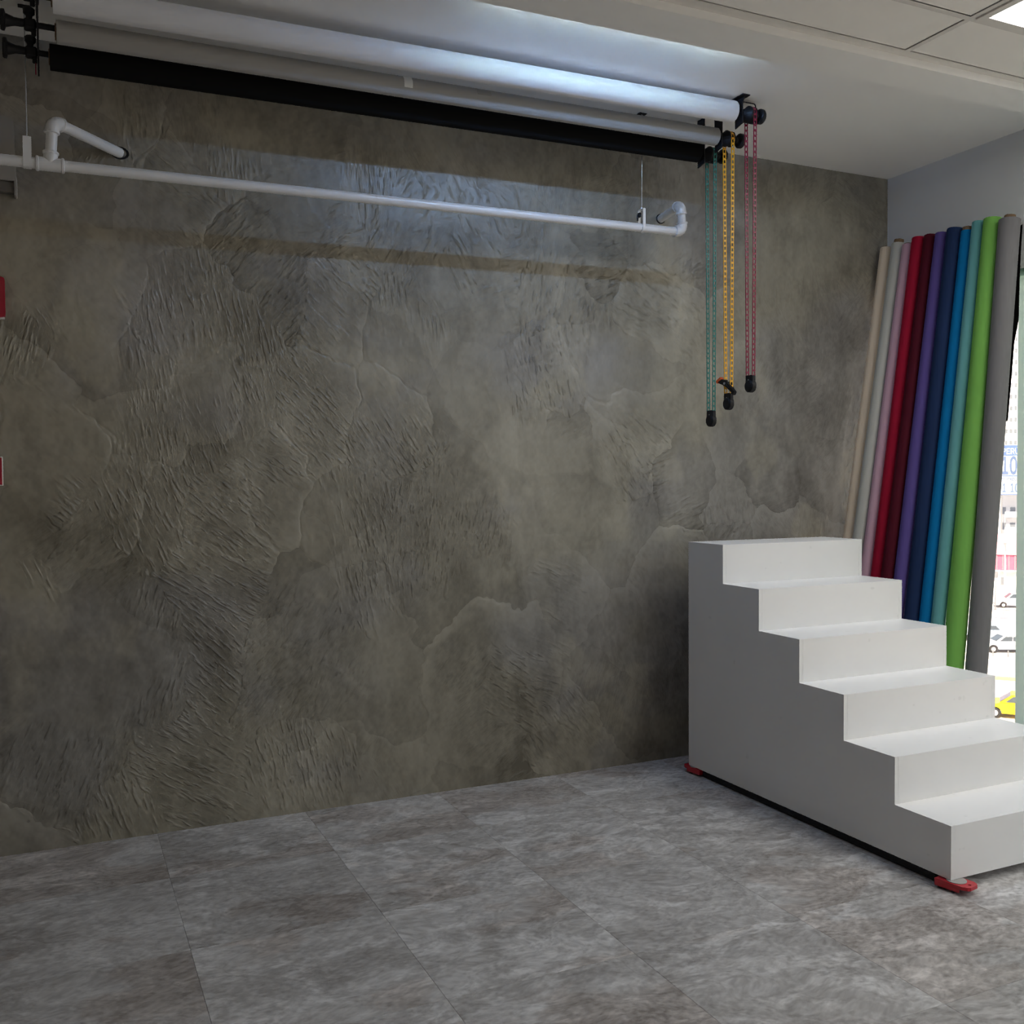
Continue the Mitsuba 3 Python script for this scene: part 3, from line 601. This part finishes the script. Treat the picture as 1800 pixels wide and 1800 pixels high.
def car(name, label, s, d, ang, paint, L=4.4, hgt=1.46, w=1.74, suv=False):
    k = thing(name, label, 'car'); c, sn = math.cos(ang), math.sin(ang)
    W = EXT @ T([[c, -sn, 0, s], [sn, c, 0, d], [0, 0, 1, ZS], [0, 0, 0, 1]])
    h = L / 2; e = hgt / 1.46
    low = [(-h, 0.30), (-h + 0.02, 0.62 * e), (-h + 0.14, 0.80 * e), (-h + 1.15, 0.92 * e), (h - 0.75, 0.95 * e), (h - 0.06, 0.88 * e), (h, 0.60 * e), (h, 0.30)]
    cab = [(-h + 1.05, 0.88 * e), (-h + 1.75, hgt - 0.04), (-h + 2.2, hgt), (h - (0.35 if suv else 1.25), hgt), (h - (0.15 if suv else 0.55), 0.90 * e)]
    body = Polygon(low)
    for wx in (-h + 0.85, h - 0.85): body = body.difference(Polygon([(wx + 0.37 * math.cos(q), 0.31 + 0.37 * math.sin(q)) for q in np.linspace(0, 2 * PI, 20)[:-1]]))
    def put(nm, m, b, sm=False): part(k, nm, m, b, sm, to_world=W)
    put('body', prism(body.buffer(-0.03).buffer(0.03, quad_segs=4), 1, -w / 2, w / 2), paint)
    cabp = Polygon(cab)
    put('roof', prism(cabp, 1, -w / 2 + 0.16, w / 2 - 0.16), paint)
    win = Polygon([(-h + 1.42, 0.97 * e), (-h + 1.86, hgt - 0.13), (h - (0.62 if suv else 1.38), hgt - 0.13), (h - (0.50 if suv else 0.98), 0.97 * e)])
    mid = 0.5 * (-h + 1.42 + h - 0.98)
    for a, b in ((-h, mid - 0.04), (mid + 0.04, h)):
        q = win.intersection(sbox(a, 0, b, 3))
        for y_ in (-w / 2 + 0.152, w / 2 - 0.164): put('side_window', prism(q, 1, y_, y_ + 0.012), 'car_glass')
    def slab(p, q, x0, x1):
        p, q = np.array(p), np.array(q); n = np.array([-(q - p)[1], (q - p)[0]]); n = n / np.linalg.norm(n) * 0.01
        return prism(Polygon([p, q, q + n, p + n]), 1, x0, x1)
    put('windscreen', slab((-h + 1.12, 0.97 * e), (-h + 1.70, hgt - 0.09), -w / 2 + 0.24, w / 2 - 0.24), 'car_glass')
    put('rear_window', slab((h - (0.36 if suv else 1.18), hgt - 0.06), (h - (0.17 if suv else 0.62), 0.97 * e), -w / 2 + 0.24, w / 2 - 0.24), 'car_glass')
    for wx in (-h + 0.85, h - 0.85):
        for sg in (-1, 1):
            put('wheel', lathe((wx, sg * (w / 2 - 0.10), 0.31), (0, sg, 0), [(-0.10, 0.29), (-0.08, 0.31), (0.08, 0.31), (0.10, 0.28), (0.10, 0.20), (0.085, 0.18)], 20), 'tyre', 35)
            put('hubcap', lathe((wx, sg * (w / 2 - 0.012), 0.31), (0, sg, 0), [(0, 0.185), (0.012, 0.16), (0.018, 0.05)], 16), 'car_silver', 35)
    for sg in (-1, 1): put('headlamp', cbox(-h - 0.01, -h + 0.10, sg * w * 0.34 - 0.14, sg * w * 0.34 + 0.14, 0.62 * e, 0.74 * e, 0.01), 'board_white')
    put('bumper', cbox(-h - 0.05, -h + 0.05, -w * 0.46, w * 0.46, 0.34, 0.50, 0.02), 'far_metal')
    return k
car('taxi', 'bright yellow taxi car on the street, lowest in the window gap', 0.95, 66.5, 0.0, 'taxi_yellow')
car('parked_car', 'silver car in the middle of the window gap, nearer of two parked side by side', 0.3, 91.5, 0.35, 'car_silver')
car('parked_car', 'blue grey car parked just behind the silver car', -1.6, 97.5, 0.35, 'car_blue_grey')
car('parked_car', 'white tall car near the shop front, farthest of the parked cars', 1.3, 123.5, 0.15, 'car_white', 4.5, 1.65, 1.8, True)
for i in range(3):
    s = -0.7 + 1.1 * i
    k = whole('bollard', lathe((s, 88.6, ZS), (0, 0, 1), [(0, 0.05), (0.50, 0.05), (0.54, 0.03)], 10), 'far_metal', ('leftmost', 'middle', 'rightmost')[i] + ' short dark bollard in front of the silver car', 'bollard', 40, 'bollards along the car park'); scene[k]['to_world'] = EXT
k = thing('low_wall', 'long low lavender wall behind the two parked cars', 'wall')
xp(k, 'wall', cbox(-60, 60, 104.0, 104.3, ZS, ZS + 1.25), 'wall_lavender'); xp(k, 'coping', cbox(-60, 60, 103.9, 104.4, ZS + 1.25, ZS + 1.38), 'render_white')
for i in range(25): xp(k, 'post', cbox(-24.03 + 2 * i, -23.97 + 2 * i, 104.12, 104.18, ZS + 1.38, ZS + 1.95), 'far_metal')
xp(k, 'rail', cbox(-26, 26, 104.13, 104.17, ZS + 1.92, ZS + 1.97), 'far_metal')
def pole(label, s, d, h, r, lamp):
    k = thing('street_pole', label, 'pole')
    xp(k, 'post', lathe((s, d, ZS), (0, 0, 1), [(0, r * 1.8), (0.3, r * 1.8), (0.35, r), (h, r * 0.7)], 12), 'far_metal' if not lamp else 'render_white', 40)
    if lamp: xp(k, 'arm', tube([(s, d, ZS + h - 0.05), (s, d - 0.1, ZS + h + 0.3), (s, d - 1.4, ZS + h + 0.5)], r * 0.6, 8), 'render_white', 40); xp(k, 'lamp_head', cbox(s - 0.14, s + 0.14, d - 2.1, d - 1.3, ZS + h + 0.42, ZS + h + 0.56, 0.03), 'far_metal')
    else: xp(k, 'sign_plate', cbox(s - 0.22, s + 0.22, d - 0.06, d - 0.04, ZS + h - 0.75, ZS + h - 0.1), 'far_metal')
pole('tall white lamp post in front of the red fronted shop', 0.18, 131.0, 6.3, 0.13, True)
pole('thin dark sign post left of the lamp post', -0.75, 120.0, 4.3, 0.05, False)

# shop with the red fascia
k = thing('shop_building', 'low white shop building with a red ribbed fascia and a pink sloping roof', 'building')
xp(k, 'wall', cbox(-16, 24, 140, 154, ZS, -10.2), 'render_white')
xp(k, 'fascia', cbox(-16.2, 24.2, 139.6, 154, -10.2, -8.25), 'fascia_red')
for i in range(58): xp(k, 'rib', cbox(-16 + 0.69 * i, -15.86 + 0.69 * i, 139.5, 139.6, -10.15, -8.3), 'roof_red')
xp(k, 'ledge', cbox(-16.4, 24.4, 139.4, 140.2, -10.32, -10.2), 'render_white')
rf = prism(Polygon([(139.4, -8.25), (154.2, -8.25), (154.2, -6.2), (153.8, -6.2)]), 0, -16.4, 24.4); xp(k, 'roof', rf, 'roof_red')
for i, s in enumerate((-9.0, -5.4, -1.9, 0.0, 2.2, 5.5, 9.0)):
    hw = (0.9, 0.9, 0.28, 0.28, 0.55, 0.9, 0.9)[i]; z0, z1 = (-12.9, -11.0) if i in (4, 6) else (-12.1, -11.1)
    q = xp(k, 'window', cbox(s - hw, s + hw, 139.90, 140.02, z0, z1), 'far_metal'); part(q, 'pane', cbox(s - hw + 0.08, s + hw - 0.08, 139.87, 139.91, z0 + 0.08, z1 - 0.08), 'far_glass', to_world=EXT)

def facade(name, label, s0, s1, d0, d1, z1, bsdf, cols, rows, ww, wh, glass, balcony=False):
    k = thing(name, label, 'building')
    xp(k, 'wall', cbox(s0, s1, d0, d1, ZS, z1), bsdf); xp(k, 'parapet', cbox(s0 - 0.2, s1 + 0.2, d0 - 0.2, d1, z1, z1 + 0.5), bsdf)
    gm = {}
    for s in cols:
        for z in rows:
            xp(k, 'window', cbox(s - ww, s + ww, d0 - 0.06, d0 + 0.05, z, z + wh), glass)
    for z in rows: xp(k, 'floor_band', cbox(s0 - 0.05, s1 + 0.05, d0 - 0.10, d0, z - 0.95, z - 0.75), bsdf)
    if balcony:
        for s in cols[::3]:
            for z in rows: b = xp(k, 'balcony', cbox(s - 1.3, s + 1.3, d0 - 1.2, d0 - 0.02, z - 0.55, z - 0.4), 'render_white'); part(b, 'railing', cbox(s - 1.3, s + 1.3, d0 - 1.2, d0 - 1.12, z - 0.4, z + 0.5), 'render_cream', to_world=EXT)
    return k
facade('apartment_block', 'pale apartment block with balconies below the election billboard', -16, 22, 200, 214, -1.6, 'render_cream', [-12.5 + 1.55 * i for i in range(20)], [-10.6, -7.8, -5.0], 0.42, 1.25, 'far_glass', True)
facade('tower_block', 'tall white tower block with small windows above the billboard', -17, 15, 280, 300, 44.0, 'render_white', [-8 + 1.05 * i for i in range(15)], [-4.4 + 2.9 * i for i in range(16)], 0.27, 1.0, 'far_glass')
facade('glass_tower', 'pale blue glass tower far behind the white tower block', -14, 26, 340, 360, 60.0, 'render_cream', [-10 + 2.0 * i for i in range(12)], [38 + 3.0 * i for i in range(7)], 0.85, 1.8, 'far_glass_blue')

# election billboard
k = thing('billboard', 'blue and white election billboard reading PERÚ 10 DIPUTADO 1 10', 'billboard')
BS, BW, BD = -0.85, 6.2, 197.0
def bbox(s0, s1, z0, z1, t): return cbox(BS + s0, BS + s1, BD - t, BD, z0, z1)
xp(k, 'board', cbox(BS, BS + BW, BD, BD + 0.35, -1.45, 7.4), 'board_white')
xp(k, 'top_band', bbox(0, BW, 5.55, 7.4, 0.03), 'board_blue'); xp(k, 'line', bbox(0, BW, 1.85, 2.05, 0.03), 'board_blue')
xp(k, 'number_field', bbox(0.15, 1.55, -1.15, 0.75, 0.03), 'board_sky'); xp(k, 'number_field', bbox(1.70, 3.60, -1.15, 0.75, 0.03), 'board_sky'); xp(k, 'bottom_line', bbox(0, BW, -1.45, -1.30, 0.03), 'board_blue')
def word(text, height, s, z, bsdf, width, nm, bold=True):
    m = meshkit.text_mesh(text, height, 0.04, bold); b = m.bounds; sc = width / (b[1][0] - b[0][0])
    v = m.vertices; w = np.stack([BS + s + (v[:, 0] - b[0][0]) * sc, BD - 0.03 - v[:, 2], z + v[:, 1]], 1)
    mm = trimesh.Trimesh(w, m.faces, process=False)
    if mm.volume < 0: mm.invert()
    xp(k, nm, mm, bsdf)
word('PERÚ', 1.02, 0.50, 5.85, 'board_white', 2.75, 'lettering'); word('10', 3.05, 0.42, 2.30, 'board_ink', 2.50, 'lettering'); word('DIPUTADO', 0.50, 0.12, 1.10, 'board_ink', 2.75, 'lettering')
word('1', 1.45, 0.62, -0.92, 'board_ink', 0.50, 'lettering'); word('10', 1.45, 1.88, -0.92, 'board_ink', 1.35, 'lettering')
for s in (BS + 0.5, BS + BW - 0.5): xp(k, 'leg', cbox(s - 0.12, s + 0.12, BD + 0.1, BD + 0.34, ZS, -1.45), 'far_metal')
